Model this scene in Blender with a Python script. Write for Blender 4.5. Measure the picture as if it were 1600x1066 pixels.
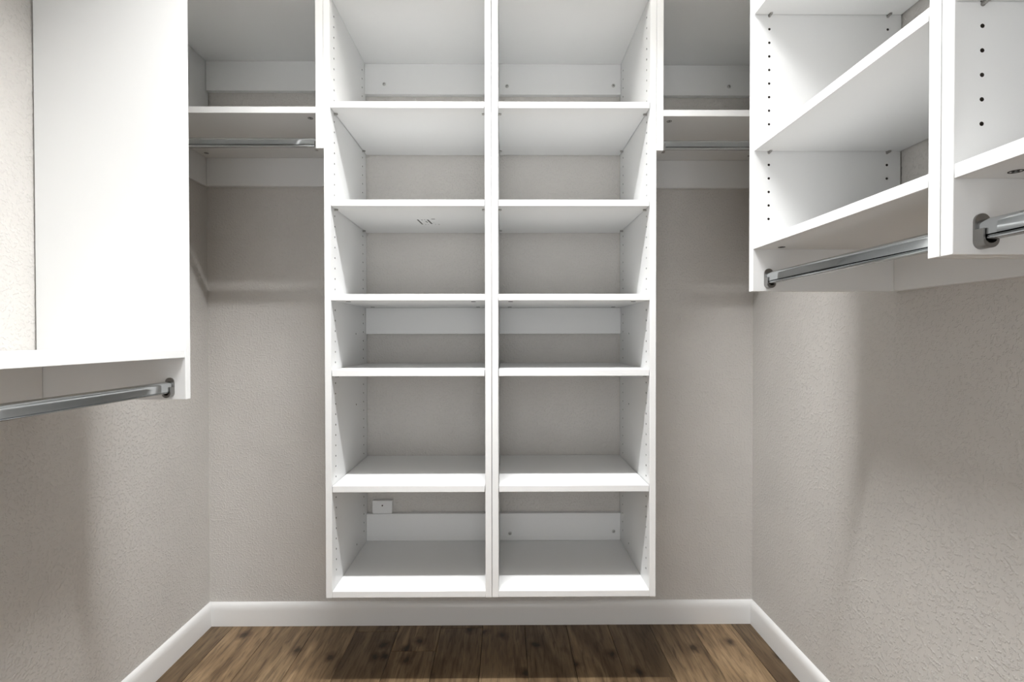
import bpy, bmesh, math, random
from mathutils import Vector, Matrix
random.seed(7)
for o in list(bpy.data.objects): bpy.data.objects.remove(o, do_unlink=True)
SC = bpy.context.scene
COL = SC.collection
R = math.radians

# ---------------------------------------------------------------- camera
cam = bpy.data.cameras.new('camera'); camo = bpy.data.objects.new('camera', cam); COL.objects.link(camo)
cam.sensor_fit = 'HORIZONTAL'; cam.sensor_width = 36.0
cam.lens = 755.74 * 36.0 / 1600.0
cam.shift_x = 7.04 / 1600.0; cam.shift_y = 1.59 / 1600.0
cam.clip_start = 0.02
CY, CP, CR = R(0.37475), R(-0.59002), R(-0.07243)
fwd = Vector((math.sin(CY)*math.cos(CP), math.cos(CY)*math.cos(CP), math.sin(CP)))
rgt0 = Vector((math.cos(CY), -math.sin(CY), 0)); up0 = rgt0.cross(fwd)
rgt = rgt0*math.cos(CR) + up0*math.sin(CR); upv = up0*math.cos(CR) - rgt0*math.sin(CR)
mw = Matrix((rgt, upv, -fwd)).transposed().to_4x4()
mw.translation = Vector((0.0, -1.83396, 1.09073))
camo.matrix_world = mw
SC.camera = camo

# ---------------------------------------------------------------- world, exposure
SC.view_settings.view_transform = 'Standard'
SC.view_settings.look = 'None'
SC.view_settings.gamma = 1.0
SC.view_settings.use_curve_mapping = False
SC.view_settings.exposure = 0.0
LAMP_WATTS = 25.5               # the batten lamp hung below the closet ceiling, shining down
UP_WATTS = 38.0                 # added upward fill, bounced off the ceiling to soften the shade
WORLD_STRENGTH = 2.4            # daylight coming in through the doorway behind the camera
w = bpy.data.worlds.new('world'); SC.world = w; w.use_nodes = True
bg = w.node_tree.nodes['Background']
bg.inputs[0].default_value = (0.985, 0.99, 1.0, 1); bg.inputs[1].default_value = WORLD_STRENGTH
# the lamp: a 2 ft LED batten across the closet, its lens throwing the light downwards
LX, LY, LZ = -0.09, -0.96, 2.47
la = bpy.data.lights.new('batten_lens', 'AREA'); la.shape = 'RECTANGLE'; la.size = 0.60; la.size_y = 0.045
la.energy = LAMP_WATTS; la.spread = math.radians(112); la.color = (0.985, 0.99, 1.0)
lo = bpy.data.objects.new('batten_lens', la); COL.objects.link(lo); lo.location = (LX, LY, LZ)
lb = bpy.data.lights.new('added_fill_uplight', 'AREA'); lb.shape = 'RECTANGLE'; lb.size = 0.58; lb.size_y = 0.05  # fill light added on top of the batten, aimed at the ceiling
lb.energy = UP_WATTS; lb.color = (1.0, 0.985, 0.965)
lu = bpy.data.objects.new('added_fill_uplight', lb); COL.objects.link(lu); lu.location = (LX, LY, LZ+0.061); lu.rotation_euler = (math.pi, 0, 0)

# ---------------------------------------------------------------- materials
def new_mat(name, col, rough=0.5, metal=0.0, spec=0.5):
    m = bpy.data.materials.new(name); m.use_nodes = True
    b = m.node_tree.nodes['Principled BSDF']
    b.inputs['Base Color'].default_value = (*col, 1)
    b.inputs['Roughness'].default_value = rough
    b.inputs['Metallic'].default_value = metal
    b.inputs['Specular IOR Level'].default_value = spec
    return m, m.node_tree, b
def nd(nt, t, **kw):
    n = nt.nodes.new(t)
    for k, v in kw.items(): setattr(n, k, v)
    return n
def ramp(nt, stops):
    r = nt.nodes.new('ShaderNodeValToRGB'); e = r.color_ramp.elements
    while len(e) > 1: e.remove(e[-1])
    e[0].position = stops[0][0]; e[0].color = (*stops[0][1], 1)
    for p, c in stops[1:]:
        k = e.new(p); k.color = (*c, 1)
    return r

def wall_paint(name, col):
    m, nt, b = new_mat(name, col, 0.55, 0, 0.3)
    g = nd(nt, 'ShaderNodeNewGeometry')
    n1 = nd(nt, 'ShaderNodeTexNoise'); n1.inputs['Scale'].default_value = 140; n1.inputs['Detail'].default_value = 2.5
    n1.inputs['Roughness'].default_value = 0.45
    nt.links.new(g.outputs['Position'], n1.inputs['Vector'])
    mr = nd(nt, 'ShaderNodeMapRange', interpolation_type='SMOOTHSTEP')
    mr.inputs['From Min'].default_value = 0.49; mr.inputs['From Max'].default_value = 0.66
    nt.links.new(n1.outputs['Fac'], mr.inputs['Value'])
    bp = nd(nt, 'ShaderNodeBump'); bp.inputs['Strength'].default_value = 0.48; bp.inputs['Distance'].default_value = 0.0022
    nt.links.new(mr.outputs['Result'], bp.inputs['Height']); nt.links.new(bp.outputs['Normal'], b.inputs['Normal'])
    n2 = nd(nt, 'ShaderNodeTexNoise'); n2.inputs['Scale'].default_value = 5; n2.inputs['Detail'].default_value = 3
    nt.links.new(g.outputs['Position'], n2.inputs['Vector'])
    c = ramp(nt, [(0.3, tuple(x*0.97 for x in col)), (0.7, tuple(min(1, x*1.03) for x in col))])
    nt.links.new(n2.outputs['Fac'], c.inputs['Fac']); nt.links.new(c.outputs['Color'], b.inputs['Base Color'])
    return m
def melamine(name, col):
    m, nt, b = new_mat(name, col, 0.38, 0, 0.4)
    g = nd(nt, 'ShaderNodeNewGeometry')
    n1 = nd(nt, 'ShaderNodeTexNoise'); n1.inputs['Scale'].default_value = 700; n1.inputs['Detail'].default_value = 2
    nt.links.new(g.outputs['Position'], n1.inputs['Vector'])
    bp = nd(nt, 'ShaderNodeBump'); bp.inputs['Strength'].default_value = 0.06; bp.inputs['Distance'].default_value = 0.0004
    nt.links.new(n1.outputs['Fac'], bp.inputs['Height']); nt.links.new(bp.outputs['Normal'], b.inputs['Normal'])
    n2 = nd(nt, 'ShaderNodeTexNoise'); n2.inputs['Scale'].default_value = 3; n2.inputs['Detail'].default_value = 2
    nt.links.new(g.outputs['Position'], n2.inputs['Vector'])
    c = ramp(nt, [(0.3, tuple(x*0.985 for x in col)), (0.7, col)])
    nt.links.new(n2.outputs['Fac'], c.inputs['Fac']); nt.links.new(c.outputs['Color'], b.inputs['Base Color'])
    return m
def oak(name):
    m, nt, b = new_mat(name, (0.2, 0.13, 0.08), 0.42, 0, 0.35)
    L = nt.links.new
    g = nd(nt, 'ShaderNodeNewGeometry'); oi = nd(nt, 'ShaderNodeObjectInfo')
    off = nd(nt, 'ShaderNodeVectorMath', operation='SCALE'); off.inputs[0].default_value = (7.3, 31.7, 3.1)
    L(oi.outputs['Random'], off.inputs['Scale'])
    add = nd(nt, 'ShaderNodeVectorMath', operation='ADD'); L(g.outputs['Position'], add.inputs[0]); L(off.outputs[0], add.inputs[1])
    def mapped(sx, sy):
        q = nd(nt, 'ShaderNodeVectorMath', operation='MULTIPLY'); q.inputs[1].default_value = (sx, sy, 1); L(add.outputs[0], q.inputs[0]); return q.outputs[0]
    broad = nd(nt, 'ShaderNodeTexNoise'); broad.inputs['Scale'].default_value = 1; broad.inputs['Detail'].default_value = 3
    broad.inputs['Distortion'].default_value = 2.2
    L(mapped(10, 1.9), broad.inputs['Vector'])
    fine = nd(nt, 'ShaderNodeTexNoise'); fine.inputs['Scale'].default_value = 1; fine.inputs['Detail'].default_value = 4; fine.inputs['Distortion'].default_value = 0.6
    L(mapped(120, 11), fine.inputs['Vector'])
    kn = nd(nt, 'ShaderNodeTexVoronoi', voronoi_dimensions='2D'); kn.inputs['Scale'].default_value = 1
    kw = nd(nt, 'ShaderNodeTexNoise'); kw.inputs['Scale'].default_value = 1; kw.inputs['Detail'].default_value = 3
    L(mapped(38, 26), kw.inputs['Vector'])
    ks = nd(nt, 'ShaderNodeVectorMath', operation='SCALE'); ks.inputs['Scale'].default_value = 0.16; L(kw.outputs['Color'], ks.inputs[0])
    ka = nd(nt, 'ShaderNodeVectorMath', operation='ADD'); L(mapped(5.2, 4.4), ka.inputs[0]); L(ks.outputs[0], ka.inputs[1])
    L(ka.outputs[0], kn.inputs['Vector'])
    c1 = ramp(nt, [(0.25, (0.085, 0.052, 0.026)), (0.45, (0.150, 0.098, 0.052)), (0.6, (0.205, 0.140, 0.078)), (0.8, (0.30, 0.215, 0.125))])
    L(broad.outputs['Fac'], c1.inputs['Fac'])
    c2 = ramp(nt, [(0.32, (0.48, 0.45, 0.43)), (0.5, (0.95, 0.95, 0.95)), (0.75, (1.18, 1.18, 1.18))])
    L(fine.outputs['Fac'], c2.inputs['Fac'])
    mx = nd(nt, 'ShaderNodeMix', data_type='RGBA', blend_type='MULTIPLY'); mx.inputs['Factor'].default_value = 1
    L(c1.outputs['Color'], mx.inputs['A']); L(c2.outputs['Color'], mx.inputs['B'])
    c3 = ramp(nt, [(0.035, (0.10, 0.08, 0.06)), (0.07, (0.5, 0.45, 0.42)), (0.15, (1, 1, 1))])
    L(kn.outputs['Distance'], c3.inputs['Fac'])
    mk = nd(nt, 'ShaderNodeMix', data_type='RGBA', blend_type='MULTIPLY'); mk.inputs['Factor'].default_value = 0.9
    L(mx.outputs['Result'], mk.inputs['A']); L(c3.outputs['Color'], mk.inputs['B'])
    hv = nd(nt, 'ShaderNodeHueSaturation'); hv.inputs['Saturation'].default_value = 1.0
    L(oi.outputs['Alpha'], hv.inputs['Value'])
    L(mk.outputs['Result'], hv.inputs['Color']); L(hv.outputs['Color'], b.inputs['Base Color'])
    bp = nd(nt, 'ShaderNodeBump'); bp.inputs['Strength'].default_value = 0.25; bp.inputs['Distance'].default_value = 0.0008
    L(fine.outputs['Fac'], bp.inputs['Height']); L(bp.outputs['Normal'], b.inputs['Normal'])
    return m

M_WALL = wall_paint('greige_wall_paint', (0.585, 0.566, 0.538))
M_CEIL = wall_paint('white_ceiling_paint', (0.82, 0.81, 0.79))
M_WHITE = melamine('white_melamine', (0.79, 0.795, 0.79))
M_TRIM = new_mat('white_trim_paint', (0.80, 0.80, 0.79), 0.3)[0]
M_OAK = oak('brown_oak_plank')
M_SUB = new_mat('dark_floor_joint', (0.03, 0.02, 0.014), 0.9)[0]
M_CHROME = new_mat('chrome', (0.52, 0.54, 0.55), 0.08, 1.0)[0]
M_NICKEL = new_mat('dark_nickel', (0.30, 0.295, 0.285), 0.28, 1.0)[0]
M_PIN = new_mat('pin_steel', (0.40, 0.39, 0.37), 0.4, 0.9)[0]
M_HOLE = new_mat('bored_chipboard', (0.05, 0.04, 0.03), 0.95)[0]
M_CAM = new_mat('dark_bronze_cam', (0.016, 0.014, 0.012), 0.7, 0.0)[0]
M_SCREW = new_mat('screw_zinc', (0.45, 0.445, 0.43), 0.4, 0.5)[0]
M_INK = new_mat('grey_stamp_ink', (0.10, 0.10, 0.095), 0.8)[0]
M_HOUS = new_mat('white_fixture_enamel', (0.8, 0.8, 0.8), 0.4)[0]
mt = bpy.data.materials.new('glowing_lens'); mt.use_nodes = True; nt = mt.node_tree
for n in list(nt.nodes): nt.nodes.remove(n)
em = nd(nt, 'ShaderNodeEmission'); em.inputs[0].default_value = (1.0, 0.985, 0.965, 1); em.inputs[1].default_value = 6.0
ou = nd(nt, 'ShaderNodeOutputMaterial'); nt.links.new(em.outputs[0], ou.inputs[0]); M_LENS = mt

# ---------------------------------------------------------------- mesh helpers
def face(bm, pts, nrm, mi=0, smooth=False):
    pts = [Vector(p) for p in pts]
    n = Vector((0, 0, 0))
    for i in range(len(pts)):
        a, b = pts[i], pts[(i+1) % len(pts)]
        n += Vector(((a.y-b.y)*(a.z+b.z), (a.z-b.z)*(a.x+b.x), (a.x-b.x)*(a.y+b.y)))
    if n.dot(Vector(nrm)) < 0: pts.reverse()
    f = bm.faces.new([bm.verts.new(p) for p in pts]); f.material_index = mi; f.smooth = smooth
    return f
def box(bm, x0, x1, y0, y1, z0, z1, bev=0.0008, mi=0):
    x0, x1 = min(x0, x1), max(x0, x1); y0, y1 = min(y0, y1), max(y0, y1)
    t = bmesh.new()
    bmesh.ops.create_cube(t, size=1.0, matrix=Matrix.Translation(((x0+x1)/2, (y0+y1)/2, (z0+z1)/2)) @ Matrix.Diagonal((x1-x0, y1-y0, z1-z0, 1)))
    if bev: bmesh.ops.bevel(t, geom=t.edges[:], offset=bev, segments=1, affect='EDGES', profile=0.5)
    for f in t.faces: f.material_index = mi
    me = bpy.data.meshes.new('tmp'); t.to_mesh(me); t.free(); bm.from_mesh(me); bpy.data.meshes.remove(me)
def cyl(bm, a, b, r, seg=12, mi=0):
    a, b = Vector(a), Vector(b); d = (b-a).normalized()
    u = d.orthogonal().normalized(); v = d.cross(u)
    A = [a + r*(u*math.cos(2*math.pi*i/seg) + v*math.sin(2*math.pi*i/seg)) for i in range(seg)]
    B = [p + (b-a) for p in A]
    for i in range(seg):
        j = (i+1) % seg
        face(bm, [A[i], A[j], B[j], B[i]], (A[i]+A[j])/2-a, mi, True)
    face(bm, A, -d, mi); face(bm, B, d, mi)
def weld(bm, d=1e-5): bmesh.ops.remove_doubles(bm, verts=bm.verts[:], dist=d)
def finish(name, bm, mats, parent=None, off=(0, 0, 0), me=None):
    if me is None:
        if any(off): bmesh.ops.translate(bm, verts=bm.verts[:], vec=-Vector(off))
        me = bpy.data.meshes.new(name); weld(bm, 2e-6); bm.to_mesh(me); bm.free(); me.set_sharp_from_angle(angle=R(38))
        for m in (mats if isinstance(mats, (list, tuple)) else [mats]): me.materials.append(m)
    o = bpy.data.objects.new(name, me); COL.objects.link(o)
    if parent: o.parent = parent
    return o
def thing(name, label, cat, loc, group=None):
    o = bpy.data.objects.new(name, None); COL.objects.link(o); o.location = loc
    o.empty_display_size = 0.05
    o['label'] = label; o['category'] = cat
    if group: o['group'] = group
    return o
def struct(name, bm, mats):
    o = finish(name, bm, mats); o['kind'] = 'structure'; return o

# ---------------------------------------------------------------- dimensions
T = 0.019
XL, XR = -1.1195, 0.9466          # side walls
YN, ZC = -2.60, 2.72              # wall behind the camera, ceiling
F = -0.3813                       # front plane of the back-wall units
# ---------------------------------------------------------------- setting
bm = bmesh.new(); box(bm, XL-0.1, XR+0.1, 0, 0.1, -0.03, ZC, 0); struct('wall_back', bm, M_WALL)
bm = bmesh.new(); box(bm, XL-0.1, XL, YN, 0, -0.03, ZC, 0); struct('wall_left', bm, M_WALL)
bm = bmesh.new(); box(bm, XR, XR+0.1, YN, 0, -0.03, ZC, 0); struct('wall_right', bm, M_WALL)
bm = bmesh.new()
box(bm, XL-0.1, -0.55, YN-0.1, YN, -0.03, ZC, 0); box(bm, 0.40, XR+0.1, YN-0.1, YN, -0.03, ZC, 0); box(bm, -0.55, 0.40, YN-0.1, YN, 2.05, ZC, 0)
struct('wall_front', bm, M_WALL)
bm = bmesh.new(); box(bm, XL-0.1, XR+0.1, YN-0.1, 0.1, ZC, ZC+0.1, 0); struct('ceiling', bm, M_CEIL)
bm = bmesh.new(); box(bm, XL-0.1, XR+0.1, YN-0.1, 0.1, -0.13, -0.008, 0)
floor = struct('floor', bm, M_SUB)
# planks run towards the back wall, each a piece of the floor
TONE = [0.72, 1.22, 0.98, 1.14, 0.90, 1.08, 0.86, 0.98, 0.80, 1.0, 0.88, 0.98, 1.28, 0.70]
PW = 0.157; X0 = -0.396 - 5*PW
ends = {4: -0.05, 5: -0.163, 6: -0.03, 1: -0.9, 2: -0.62, 3: -0.42, 7: -0.75, 8: -0.55, 9: -1.0, 10: -0.7, 11: -0.5, 12: -0.85, 13: -0.4, 0: -0.5}
for k in range(14):
    xa, xb = max(X0+k*PW, XL+0.003), min(X0+(k+1)*PW, XR-0.003)
    if xb - xa < 0.01: continue
    cuts = [-0.003]; y = ends.get(k, -0.6)
    while y > YN: cuts.append(y); y -= 1.22
    cuts.append(YN)
    for a, b in zip(cuts[:-1], cuts[1:]):
        bm = bmesh.new(); box(bm, xa+0.0004, xb-0.0004, b+0.0005, a-0.0005, -0.008, 0.0, 0.0012)
        o = finish('plank', bm, M_OAK, floor)
        bmc = Vector(((xa+xb)/2, (a+b)/2, 0))
        o.data.transform(Matrix.Translation(-bmc)); o.location = bmc
        o.color = (1, 1, 1, TONE[k] * (1.0 if a > -0.05 else random.uniform(0.92, 1.08)))     # each board has its own shade
# baseboards: flat face, rounded top
def baseboard(name, p0, p1, inward, m0, m1):
    prof = [(0, 0), (0.014, 0), (0.014, 0.058), (0.0132, 0.068), (0.0112, 0.076), (0.0078, 0.082), (0.0035, 0.0855), (0, 0.0865)]
    bm = bmesh.new(); d = (Vector(p1)-Vector(p0)).normalized(); n = Vector(inward)
    A = [Vector(p0) + n*a + Vector((0, 0, h)) + d*a*m0 for a, h in prof]
    B = [Vector(p1) + n*a + Vector((0, 0, h)) - d*a*m1 for a, h in prof]
    c = (Vector(p0)+Vector(p1))/2 + n*0.005 + Vector((0, 0, 0.04))
    for i in range(len(prof)):
        j = (i+1) % len(prof)
        mid = (A[i]+A[j]+B[i]+B[j])/4
        face(bm, [A[i], A[j], B[j], B[i]], mid - c - d*(mid-c).dot(d), 0, 2 <= i <= 6)
    face(bm, A, -d); face(bm, B, d); weld(bm)
    return struct(name, bm, M_TRIM)
baseboard('baseboard_back', (XL, 0, 0), (XR, 0, 0), (0, -1, 0), 1, 1)
baseboard('baseboard_left', (XL, YN, 0), (XL, 0, 0), (1, 0, 0), 0, 1)
baseboard('baseboard_right', (XR, YN, 0), (XR, 0, 0), (-1, 0, 0), 0, 1)

# ---------------------------------------------------------------- cabinet builders
def panel_mesh(frame, depth, z0, z1, holes=(), cols=(), hr=0.0030, extra=()):
    """frame(p, n, z) -> world point; p runs from the front edge to the back, n through the thickness (0 = bored face, T = other face)."""
    bm = bmesh.new(); b = 0.0008
    def P(p, n, z): return Vector(frame(p, n, z))
    def dirv(dp, dn, dz): return P(dp, dn, dz) - P(0, 0, 0)
    def q(c4, nrm, mi=0): return face(bm, [P(*c) for c in c4], dirv(*nrm), mi)
    D = depth
    q([(b, T, z0+b), (D-b, T, z0+b), (D-b, T, z1-b), (b, T, z1-b)], (0, 1, 0))
    q([(0, b, z0+b), (0, T-b, z0+b), (0, T-b, z1-b), (0, b, z1-b)], (-1, 0, 0))
    q([(D, b, z0+b), (D, T-b, z0+b), (D, T-b, z1-b), (D, b, z1-b)], (1, 0, 0))
    q([(b, b, z1), (b, T-b, z1), (D-b, T-b, z1), (D-b, b, z1)], (0, 0, 1))
    q([(b, b, z0), (b, T-b, z0), (D-b, T-b, z0), (D-b, b, z0)], (0, 0, -1))
    # chamfers
    for n0, n1, s in ((b, 0, -1), (T-b, T, 1)):
        q([(0, n0, z0+b), (b, n1, z0+b), (b, n1, z1-b), (0, n0, z1-b)], (-1, s, 0))
        q([(D, n0, z0+b), (D-b, n1, z0+b), (D-b, n1, z1-b), (D, n0, z1-b)], (1, s, 0))
        q([(b, n0, z1), (b, n1, z1-b), (D-b, n1, z1-b), (D-b, n0, z1)], (0, s, 1))
        q([(b, n0, z0), (b, n1, z0+b), (D-b, n1, z0+b), (D-b, n0, z0)], (0, s, -1))
    for p0, p1, s in ((b, 0, -1), (D-b, D, 1)):
        q([(p0, b, z1), (p1, b, z1-b), (p1, T-b, z1-b), (p0, T-b, z1)], (s, 0, 1))
        q([(p0, b, z0), (p1, b, z0+b), (p1, T-b, z0+b), (p0, T-b, z0)], (s, 0, -1))
    za, zb = z0+b, z1-b
    def rect(pa, pb, qa, qb):
        if pb-pa > 1e-6 and qb-qa > 1e-6: q([(pa, 0, qa), (pb, 0, qa), (pb, 0, qb), (pa, 0, qb)], (0, -1, 0))
    w = 0.008; cur = b
    allc = [(c, list(holes)) for c in cols] + [(c, list(zz)) for c, zz in extra]
    for c, zz in sorted(allc, key=lambda t: t[0]):
        rect(cur, c-w, za, zb); cur = c+w; zc = za
        for z in sorted(zz):
            if z-0.012 < za or z+0.012 > zb: continue
            lo, hi = z-0.010, z+0.010
            rect(c-w, c+w, zc, lo); zc = hi
            N = 8; outer = [(w, 0), (w, .01), (0, .01), (-w, .01), (-w, 0), (-w, -.01), (0, -.01), (w, -.01)]
            inn = [(hr*math.cos(2*math.pi*i/N), hr*math.sin(2*math.pi*i/N)) for i in range(N)]
            for i in range(N):
                j = (i+1) % N
                q([(c+outer[i][0], 0, z+outer[i][1]), (c+outer[j][0], 0, z+outer[j][1]), (c+inn[j][0], 0, z+inn[j][1]), (c+inn[i][0], 0, z+inn[i][1])], (0, -1, 0))
                mx_, mz_ = (inn[i][0]+inn[j][0])/2, (inn[i][1]+inn[j][1])/2
                q([(c+inn[i][0], 0, z+inn[i][1]), (c+inn[j][0], 0, z+inn[j][1]), (c+inn[j][0], 0.011, z+inn[j][1]), (c+inn[i][0], 0.011, z+inn[i][1])], (-mx_, 0, -mz_), 1)
            q([(c+a, 0.011, z+d) for a, d in inn], (0, -1, 0), 1)
        rect(c-w, c+w, zc, zb)
    rect(cur, D-b, za, zb)
    weld(bm, 2e-6)
    return bm

def shared(name, build, mats):
    bm = bmesh.new(); build(bm); weld(bm, 2e-6); me = bpy.data.meshes.new(name); bm.to_mesh(me); bm.free(); me.set_sharp_from_angle(angle=R(38))
    for m in (mats if isinstance(mats, (list, tuple)) else [mats]): me.materials.append(m)
    return me
# shelf pin: a peg out of the panel with a flat spoon under the shelf; along +X from the panel face
def _pin(bm):
    cyl(bm, (-0.004, 0, -0.0028), (0.010, 0, -0.0028), 0.0026, 10)
    cyl(bm, (0.0, 0, -0.0032), (0.0010, 0, -0.0032), 0.0031, 10)
    box(bm, 0.0008, 0.0105, -0.0030, 0.0030, -0.0014, -0.0003, 0.0003)
ME_PIN = shared('shelf_pin', _pin, M_PIN)
def _cam(bm):
    seg = 20; r = 0.0075
    o = [(r*math.cos(2*math.pi*i/seg), r*math.sin(2*math.pi*i/seg)) for i in range(seg)]
    i_ = [(a*0.86, b*0.86) for a, b in o]
    for i in range(seg):
        j = (i+1) % seg
        face(bm, [(*o[i], 0.001), (*o[j], 0.001), (*o[j], -0.0007), (*o[i], -0.0007)], (o[i][0], o[i][1], 0))
        face(bm, [(*o[i], -0.0007), (*o[j], -0.0007), (*i_[j], -0.0007), (*i_[i], -0.0007)], (0, 0, -1))
        face(bm, [(*i_[i], -0.0007), (*i_[j], -0.0007), (*i_[j], 0.0002), (*i_[i], 0.0002)], (-o[i][0], -o[i][1], 0))
    face(bm, [(a, b, 0.0002) for a, b in i_], (0, 0, -1))
    box(bm, -0.0045, 0.0045, -0.0009, 0.0009, -0.0005, 0.0002, 0)
    box(bm, -0.0009, 0.0009, -0.0045, 0.0045, -0.0005, 0.0002, 0)
ME_CAM = shared('cam_lock', _cam, M_CAM)
def _screw(bm):       # faces -Y
    seg = 14
    rings = [(0.0066, 0.0), (0.0066, -0.0006), (0.0056, -0.0018), (0.0032, -0.0025)]
    R_ = [[Vector((r*math.cos(2*math.pi*i/seg), y, r*math.sin(2*math.pi*i/seg))) for i in range(seg)] for r, y in rings]
    for a, b in zip(R_[:-1], R_[1:]):
        for i in range(seg):
            j = (i+1) % seg; face(bm, [a[i], a[j], b[j], b[i]], (a[i]+a[j])/2 + Vector((0, -0.004, 0)), 0, True)
    face(bm, R_[-1], (0, -1, 0))
    box(bm, -0.002, 0.002, -0.0029, -0.0024, -0.0005, 0.0005, 0, 1); box(bm, -0.0005, 0.0005, -0.0029, -0.0024, -0.002, 0.002, 0, 1)
ME_SCREW = shared('screw_head', _screw, [M_SCREW, M_CAM])
# oval rod profile: half width a (horizontal), half height h
def stadium(a, h, n=8):
    pts = []
    for i in range(n+1): t = math.pi*i/n; pts.append((a*math.cos(t), (h-a) + a*math.sin(t)))
    for i in range(n+1): t = math.pi + math.pi*i/n; pts.append((a*math.cos(t), -(h-a) + a*math.sin(t)))
    return pts
RA, RH = 0.0075, 0.0145
# rod socket: long round-ended plate with an open-topped cup that holds the rod; built with the plate on X=0, cup towards +X, width along Y
def _bracket(bm):
    pl = [(y, z) for y, z in stadium(0.0105, 0.0235, 10)]; th = 0.0028
    n = len(pl)
    for i in range(n):
        j = (i+1) % n
        face(bm, [(0, *pl[i]), (0, *pl[j]), (th, *pl[j]), (th, *pl[i])], (0, pl[i][0], pl[i][1]), 0, True)
    face(bm, [(th, *p) for p in pl], (1, 0, 0)); face(bm, [(0, *p) for p in pl], (-1, 0, 0))
    # cup: U-shaped lip
    x0, x1 = th, 0.0145
    outer, inner = [], []
    m = 14; a0 = 0.0105; a1 = 0.0083; zc = -0.0130
    outer.append((a0, 0.002)); inner.append((a1, 0.002))
    for i in range(m+1):
        t = -math.pi*i/m
        outer.append((a0*math.cos(t), zc + a0*math.sin(t))); inner.append((a1*math.cos(t), zc + 0.0035 + a1*0.98*math.sin(t)))
    outer.append((-a0, 0.002)); inner.append((-a1, 0.002))
    for i in range(len(outer)-1):
        o0, o1, i0, i1 = outer[i], outer[i+1], inner[i], inner[i+1]
        face(bm, [(x0, *o0), (x0, *o1), (x1, *o1), (x1, *o0)], (0, o0[0]+o1[0], o0[1]+o1[1]-2*zc-0.001), 0, True)
        face(bm, [(x0, *i0), (x0, *i1), (x1, *i1), (x1, *i0)], (0, -(i0[0]+i1[0]), -(i0[1]+i1[1]-2*zc-0.001)), 0, True)
        face(bm, [(x1, *o0), (x1, *o1), (x1, *i1), (x1, *i0)], (1, 0, 0))
    for k in (0, -1): face(bm, [(x0, *outer[k]), (x1, *outer[k]), (x1, *inner[k]), (x0, *inner[k])], (0, 0, 1))
    weld(bm)
ME_BRK = shared('rod_bracket', _bracket, M_NICKEL)

def inst(name, me, parent, pos, rotz=0.0):
    o = bpy.data.objects.new(name, me); COL.objects.link(o); o.parent = parent; o.location = pos; o.rotation_euler = (0, 0, rotz); return o

ROD_PF = [(a, z) for a, z in stadium(RA, RH, 10) if z > -0.0085]
_low = [(-0.0075, -0.0086), (-0.0068, -0.0092), (-0.0075, -0.0098), (-0.0068, -0.0104), (-0.0073, -0.0109)] + [(0.0073*math.cos(t), -0.0109 + 0.0036*math.sin(t)) for t in [math.pi + math.pi*i/8 for i in range(1, 8)]] + [(0.0073, -0.0109), (0.0068, -0.0104), (0.0075, -0.0098), (0.0068, -0.0092), (0.0075, -0.0086)]
ROD_PF = [q for q in ROD_PF] + _low
def rod(label, p0, p1, loc_z, along):
    """chrome oval rod between p0 and p1 along 'x' or 'y' at cross position given; its own thing (it lifts out of its sockets)"""
    c = ((p0[0]+p1[0])/2, (p0[1]+p1[1])/2, loc_z)
    L = (Vector(p1)-Vector(p0)).length/2
    bm = bmesh.new(); n = len(ROD_PF); pf = ROD_PF
    # two fine ribs under the rod, as on extruded oval tube
    A, B = [], []
    for a, z in pf:
        if along == 'x': A.append(Vector((-L, a, z))); B.append(Vector((L, a, z)))
        else: A.append(Vector((a, -L, z))); B.append(Vector((a, L, z)))
    ax = (1, 0, 0) if along == 'x' else (0, 1, 0)
    for i in range(n):
        j = (i+1) % n; mid = (A[i]+A[j])/2; mid = mid - Vector(ax)*mid.dot(Vector(ax))
        face(bm, [A[i], A[j], B[j], B[i]], mid, 0, True)
    face(bm, A, -Vector(ax)); face(bm, B, ax); weld(bm)
    o = finish('clothes_rod', bm, M_CHROME); o.location = c
    o['label'] = label; o['category'] = 'rod'; o['group'] = 'chrome clothes rods'
    return o

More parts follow.
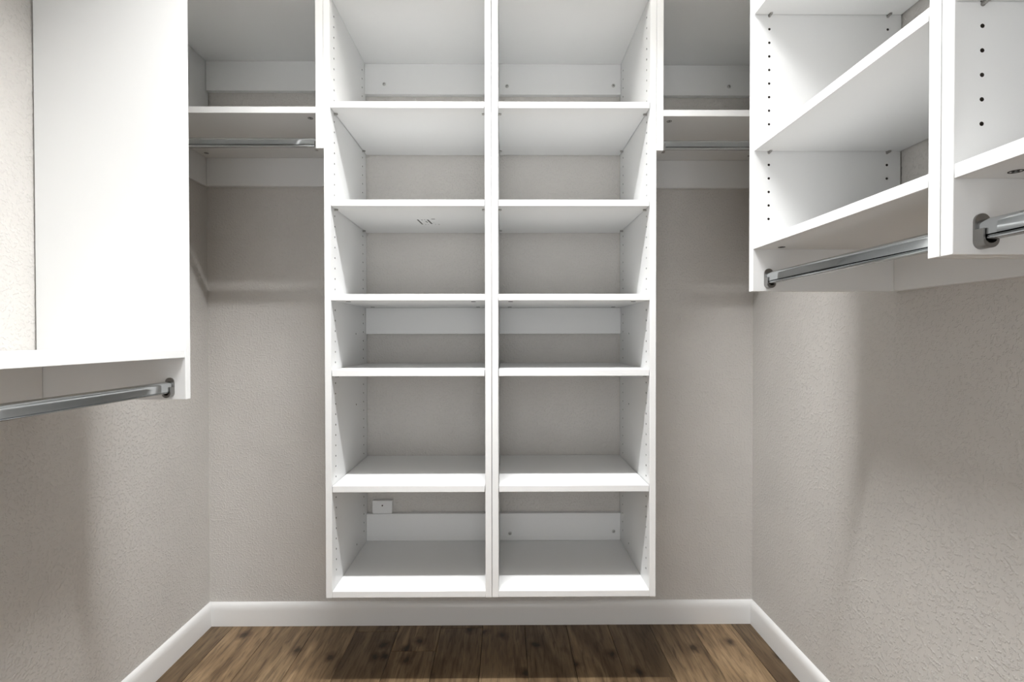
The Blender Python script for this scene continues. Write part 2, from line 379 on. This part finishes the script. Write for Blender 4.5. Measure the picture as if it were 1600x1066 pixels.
class Unit:
    """A wall-hung melamine unit. side: 'back' (front faces -Y, p along +Y, s along X) ; 'right' (front faces -X, p along +X, s along Y) ; 'left' (front faces +X, p along -X, s along Y)"""
    def __init__(u, name, label, side, front, back, s0, s1, z0, group):
        u.side, u.front, u.back, u.s0, u.s1 = side, front, back, s0, s1
        u.depth = abs(back-front); sm = (s0+s1)/2
        base = (sm, back, z0) if side == 'back' else (back, sm, z0)
        u.off = Vector(base)
        u.root = thing(name, label, 'shelving', base, group)
    def pt(u, p, s, z):     # p from the front edge inwards
        if u.side == 'back': return (s, u.front+p, z)
        if u.side == 'right': return (u.front+p, s, z)
        return (u.front-p, s, z)
    def board(u, name, p0, p1, s0, s1, z0, z1, bev=0.0008):
        a, b = u.pt(p0, s0, z0), u.pt(p1, s1, z1)
        bm = bmesh.new(); box(bm, a[0], b[0], a[1], b[1], min(a[2], b[2]), max(a[2], b[2]), bev)
        return finish(name, bm, M_WHITE, u.root, u.off)
    def side_panel(u, s_face, inward, z0, z1, holes=(), cols=(), extra=(), depth=None, t=T):
        """s_face = the inner face; inward = +1/-1 direction (along s) in which that face looks"""
        D = depth or u.depth-0.004
        fr = lambda p, n, z: u.pt(p, s_face - inward*n*(t/T), z)
        bm = panel_mesh(fr, D, z0, z1, holes, cols, extra=extra)
        return finish('side_panel', bm, [M_WHITE, M_HOLE], u.root, u.off)
    def along(u, inward):   # rotation taking +X to the inward direction along s
        if u.side == 'back': return 0.0 if inward > 0 else math.pi
        return math.pi/2 if inward > 0 else -math.pi/2
    def shelf(u, s0, s1, zb, p1, t=0.0192, gap=0.0016, pins=None, cams=None, setback=0.0008):
        o = u.board('shelf', setback, p1, s0+gap, s1-gap, zb, zb+t)
        if pins:
            for p in pins:
                for s, inw in ((s0, 1), (s1, -1)):
                    inst('shelf_pin', ME_PIN, o, Vector(u.pt(p, s, zb))-u.off, u.along(inw))
        if cams:
            for p in cams[0]:
                for s in (s0+cams[1], s1-cams[1]):
                    inst('cam_lock', ME_CAM, o, Vector(u.pt(p, s, zb))-u.off)
        return o
    def rail(u, s0, s1, z0, z1, screws=()):
        o = u.board('back_rail', u.depth-T, u.depth-0.0005, s0+0.0005, s1-0.0005, z0, z1)
        for s, z in screws:
            rz = {'back': 0, 'right': -math.pi/2, 'left': math.pi/2}[u.side]
            inst('screw_head', ME_SCREW, o, Vector(u.pt(u.depth-T, s, z))-u.off, rz)
        return o
    def bracket(u, panel, s_face, inward, zc, p=0.037):
        inst('rod_bracket', ME_BRK, panel, Vector(u.pt(p, s_face, zc))-u.off, u.along(inward))

# ---------------------------------------------------------------- two shelving towers on the back wall
TG = 'white shelving towers in the middle of the back wall'
ZB, ZT = 0.3045, 2.1296
HOLES = [2.0696-0.032*k for k in range(54)]
A0, A1, M0, MM, M2, B1, B0 = -0.5383, -0.5193, -0.0577, -0.0380, -0.0183, 0.4378, 0.4568
SH = [1.7758, 1.4835, 1.2008, 0.9732, 0.6235]
def tower(label, sa, sb, screws_top, screws_low):
    u = Unit('shelving_tower', label, 'back', F, 0.0, sa-T, sb+T, ZB, TG)
    cols = (0.037, u.depth-0.050); ex = [(u.depth-0.137, [1.1026, 0.855, 0.604, 0.362])]
    u.side_panel(sa, 1, ZB, ZT, HOLES, cols, ex)
    u.side_panel(sb, -1, ZB, ZT, HOLES, cols, ex)
    tp = u.board('top_shelf', 0.0005, u.depth-0.001, sa+0.0002, sb-0.0002, 2.1100, ZT)
    bt = u.board('bottom_shelf', 0.0005, u.depth-0.001, sa+0.0002, sb-0.0002, ZB+0.0004, 0.3237)
    shelves = []
    for i, z in enumerate(SH):
        if i == 2: shelves.append(u.shelf(sa, sb, z, u.depth-T-0.0005, gap=0.0003, pins=None, cams=((0.045, u.depth-0.06), 0.038)))
        else: shelves.append(u.shelf(sa, sb, z, u.depth-0.004, pins=(0.037, u.depth-0.050)))
    u.rail(sa, sb, 1.9964, 2.1098, screws_top)
    u.rail(sa, sb, 1.1026, 1.2004)
    u.rail(sa, sb, 0.3240, 0.4264, screws_low)
    return u, shelves
twL, shL = tower('left one of the two white cubby towers, faint stamped mark under a shelf', A1, M0, [(-0.4465, 2.034)], [])
twR, shR = tower('right one of the two white cubby towers, two screws in its bottom rail', M2, B1, [(0.0115, 2.027), (0.4085, 2.030)], [(0.0205, 0.351), (0.411, 0.357)])
# stamp printed on the underside of the left tower's second shelf
bm = bmesh.new()
def stroke(p, q, wd):
    p, q = Vector((*p, 0)), Vector((*q, 0)); d = (q-p).normalized(); n = Vector((-d.y, d.x, 0))*wd/2
    z = Vector((0, 0, 1.4835)); dn = Vector((0, 0, -0.0002))
    top = [p+n+z, q+n+z, q-n+z, p-n+z]; bot = [v+dn for v in top]
    face(bm, bot, (0, 0, -1))
    for i in range(4):
        j = (i+1) % 4; c = (top[0]+top[2])/2
        face(bm, [top[i], top[j], bot[j], bot[i]], (top[i]+top[j])/2-c)
for a, b, wd in [((-0.2895, -0.2127), (-0.2839, -0.1449), 0.005), ((-0.2563, -0.211), (-0.2503, -0.1506), 0.0055), ((-0.2425, -0.2198), (-0.2302, -0.2198), 0.0055), ((-0.2659, -0.1913), (-0.2619, -0.1712), 0.0035), ((-0.2764, -0.211), (-0.2746, -0.2039), 0.003), ((-0.2664, -0.2145), (-0.2655, -0.2092), 0.0025), ((-0.2748, -0.1449), (-0.2711, -0.143), 0.003), ((-0.2653, -0.143), (-0.2632, -0.142), 0.003), ((-0.2403, -0.143), (-0.2378, -0.1421), 0.003), ((-0.2299, -0.144), (-0.2243, -0.143), 0.003), ((-0.2431, -0.1694), (-0.2396, -0.1694), 0.0018)]:
    stroke(a, b, wd)
st = finish('stamp_mark', bm, M_INK, shL[1], twL.off); st['label'] = 'grey stamped lettering printed on the shelf underside'
# loose block left on the wall above the bottom rail
bm = bmesh.new(); box(bm, -0.497, -0.4225, -0.019, -0.0005, 0.4272, 0.476, 0.0008)
cyl(bm, (-0.4595, -0.0193, 0.4575), (-0.4595, -0.0188, 0.4575), 0.0030, 12, 1)
o = finish('mounting_block', bm, [M_WHITE, M_HOLE], None, (-0.46, 0, 0.4272)); o.location = (-0.46, 0, 0.4272)
o['label'] = 'small white block with a dark screw hole, above bottom rail of the left tower'; o['category'] = 'block'

# ---------------------------------------------------------------- hanging sections left and right of the towers
HG = 'white hanging sections beside the towers'
def hanging(label, s0, s1, t0, t1, ztop, zrb, zsh, zbot, screws):
    """s0, s1 inner faces; t0, t1 panel thicknesses"""
    u = Unit('hanging_section', label, 'back', F, 0.0, s0, s1, zbot, HG)
    pl = u.side_panel(s0, 1, zbot, ztop+T, t=t0)
    pr = u.side_panel(s1, -1, zbot, ztop+T, t=t1)
    u.board('top_shelf', 0.0005, u.depth-0.001, s0+0.0002, s1-0.0002, ztop, ztop+T)
    u.shelf(s0, s1, zsh, u.depth-0.001, gap=0.0003, pins=None, cams=((0.035, u.depth-0.065), 0.029))
    u.rail(s0, s1, zrb, ztop-0.0002, screws)
    u.rail(s0, s1, zbot, zsh-0.0002)
    u.bracket(pl, s0, 1, zbot+0.030); u.bracket(pr, s1, -1, zbot+0.030)
    return u
hL = hanging('white hanging section in the left back corner with shelf and chrome rod', XL+0.0105, -0.5620, 0.010, 0.0228, 2.119, 2.0089, 1.7599, 1.655, [])
hR = hanging('white hanging section in the right back corner, screw showing in its top rail', 0.4780, XR-0.0195, 0.0205, T, 2.107, 1.994, 1.7522, 1.6493, [(0.842, 2.028)])
rod('chrome rod under the shelf in the left back corner', (XL+0.0135, F+0.037), (-0.5650, F+0.037), 1.6855, 'x')
rod('chrome rod under the shelf in the right back corner', (0.4810, F+0.037), (XR-0.0225, F+0.037), 1.6795, 'x')

# ---------------------------------------------------------------- units on the right wall
RF = 0.5911; RB = XR; RZ0 = 1.1989; RZT = 2.13
RH_ = [1.8185+0.032*7-0.032*k for k in range(22)]
def wall_unit(name, label, side, front, back, sa, sb, z0, ztop, shelves, holes, zrod, group, screws=()):
    """sa > sb : inner faces of the far and near panel"""
    u = Unit(name, label, side, front, back, sb-T, sa+T, z0, group)
    cols = (0.037, u.depth-0.037) if holes else ()
    pf = u.side_panel(sa, -1, z0, ztop, holes, cols, t=0.0182)
    pn = u.side_panel(sb, 1, z0, ztop, holes, cols, t=0.0182)
    u.board('top_shelf', 0.0005, u.depth-0.001, sb+0.0002, sa-0.0002, ztop-T, ztop)
    for z, fixed in shelves:
        if fixed: u.shelf(sb, sa, z, u.depth-0.001, gap=0.0003, pins=None, cams=((0.052, u.depth-0.065), 0.029))
        else: u.shelf(sb, sa, z, u.depth-0.006, gap=0.0012, pins=(0.037, u.depth-0.037))
    u.rail(sb, sa, z0, shelves[-1][0]-0.0002)
    u.rail(sb, sa, ztop-T-0.113, ztop-T-0.0002)
    u.bracket(pf, sa, -1, zrod); u.bracket(pn, sb, 1, zrod)
    return u
RG = 'white shelf units hung on the right wall'
E_, D1, D3 = -0.6861, -1.1610, -1.1990
wall_unit('wall_shelf_unit', 'white shelf unit on the right wall nearer the back corner, above a chrome rod', 'right', RF, RB, E_, D1, RZ0, RZT,
          [(1.8521, False), (1.5301, False), (1.2984, True)], RH_, RZ0+0.030, RG)
wall_unit('wall_shelf_unit', 'white shelf unit on the right wall nearest the camera, cut off by the picture edge', 'right', RF, RB, D3, D3-0.62, RZ0, RZT,
          [(1.8521, False), (1.5301, False), (1.2984, True)], RH_, RZ0+0.030, RG)
rod('chrome rod on the right running from its far socket to the double white panel', (RF+0.037, D1+0.003), (RF+0.037, E_-0.003), RZ0+0.0305, 'y')
rod('chrome rod cut off by the right edge, nearest the camera', (RF+0.037, D3-0.62+0.003), (RF+0.037, D3-0.003), RZ0+0.0305, 'y')

# ---------------------------------------------------------------- unit on the left wall
LF = -0.7617; LZ0 = 0.9422
wall_unit('wall_hanging_unit', 'tall white end-panelled unit on the left wall with one low shelf', 'left', LF, XL, -0.6740, -1.62, LZ0, RZT,
          [(1.0424, True)], (), LZ0+0.029, None)
rod('chrome rod under the low shelf on the left wall', (LF-0.037, -1.617), (LF-0.037, -0.677), LZ0+0.0295, 'y')

# ---------------------------------------------------------------- the closet's lamp: a slim batten across the ceiling
lt = thing('ceiling_batten_light', 'slim white batten lamp hung on two rods below the closet ceiling', 'lamp', (LX, LY, ZC))
def rel(bm): bmesh.ops.translate(bm, verts=bm.verts[:], vec=-Vector((LX, LY, ZC)))
bm = bmesh.new(); box(bm, LX-0.315, LX+0.315, LY-0.03, LY+0.03, LZ+0.014, LZ+0.058, 0.003); rel(bm); finish('housing', bm, M_HOUS, lt)
for q in (-1, 1):
    bm = bmesh.new(); cyl(bm, (LX+q*0.305, LY, LZ+0.056), (LX+q*0.305, LY, ZC), 0.004, 10); rel(bm); finish('hanger_rod', bm, M_HOUS, lt)
for q in (-1, 1):
    bm = bmesh.new(); box(bm, LX+q*0.301, LX+q*0.315, LY-0.026, LY+0.026, LZ+0.001, LZ+0.014, 0.002); rel(bm); finish('end_cap', bm, M_HOUS, lt)
bm = bmesh.new(); box(bm, LX-0.30, LX+0.30, LY-0.0225, LY+0.0225, LZ+0.002, LZ+0.014, 0.001); rel(bm); finish('lens', bm, M_LENS, lt)
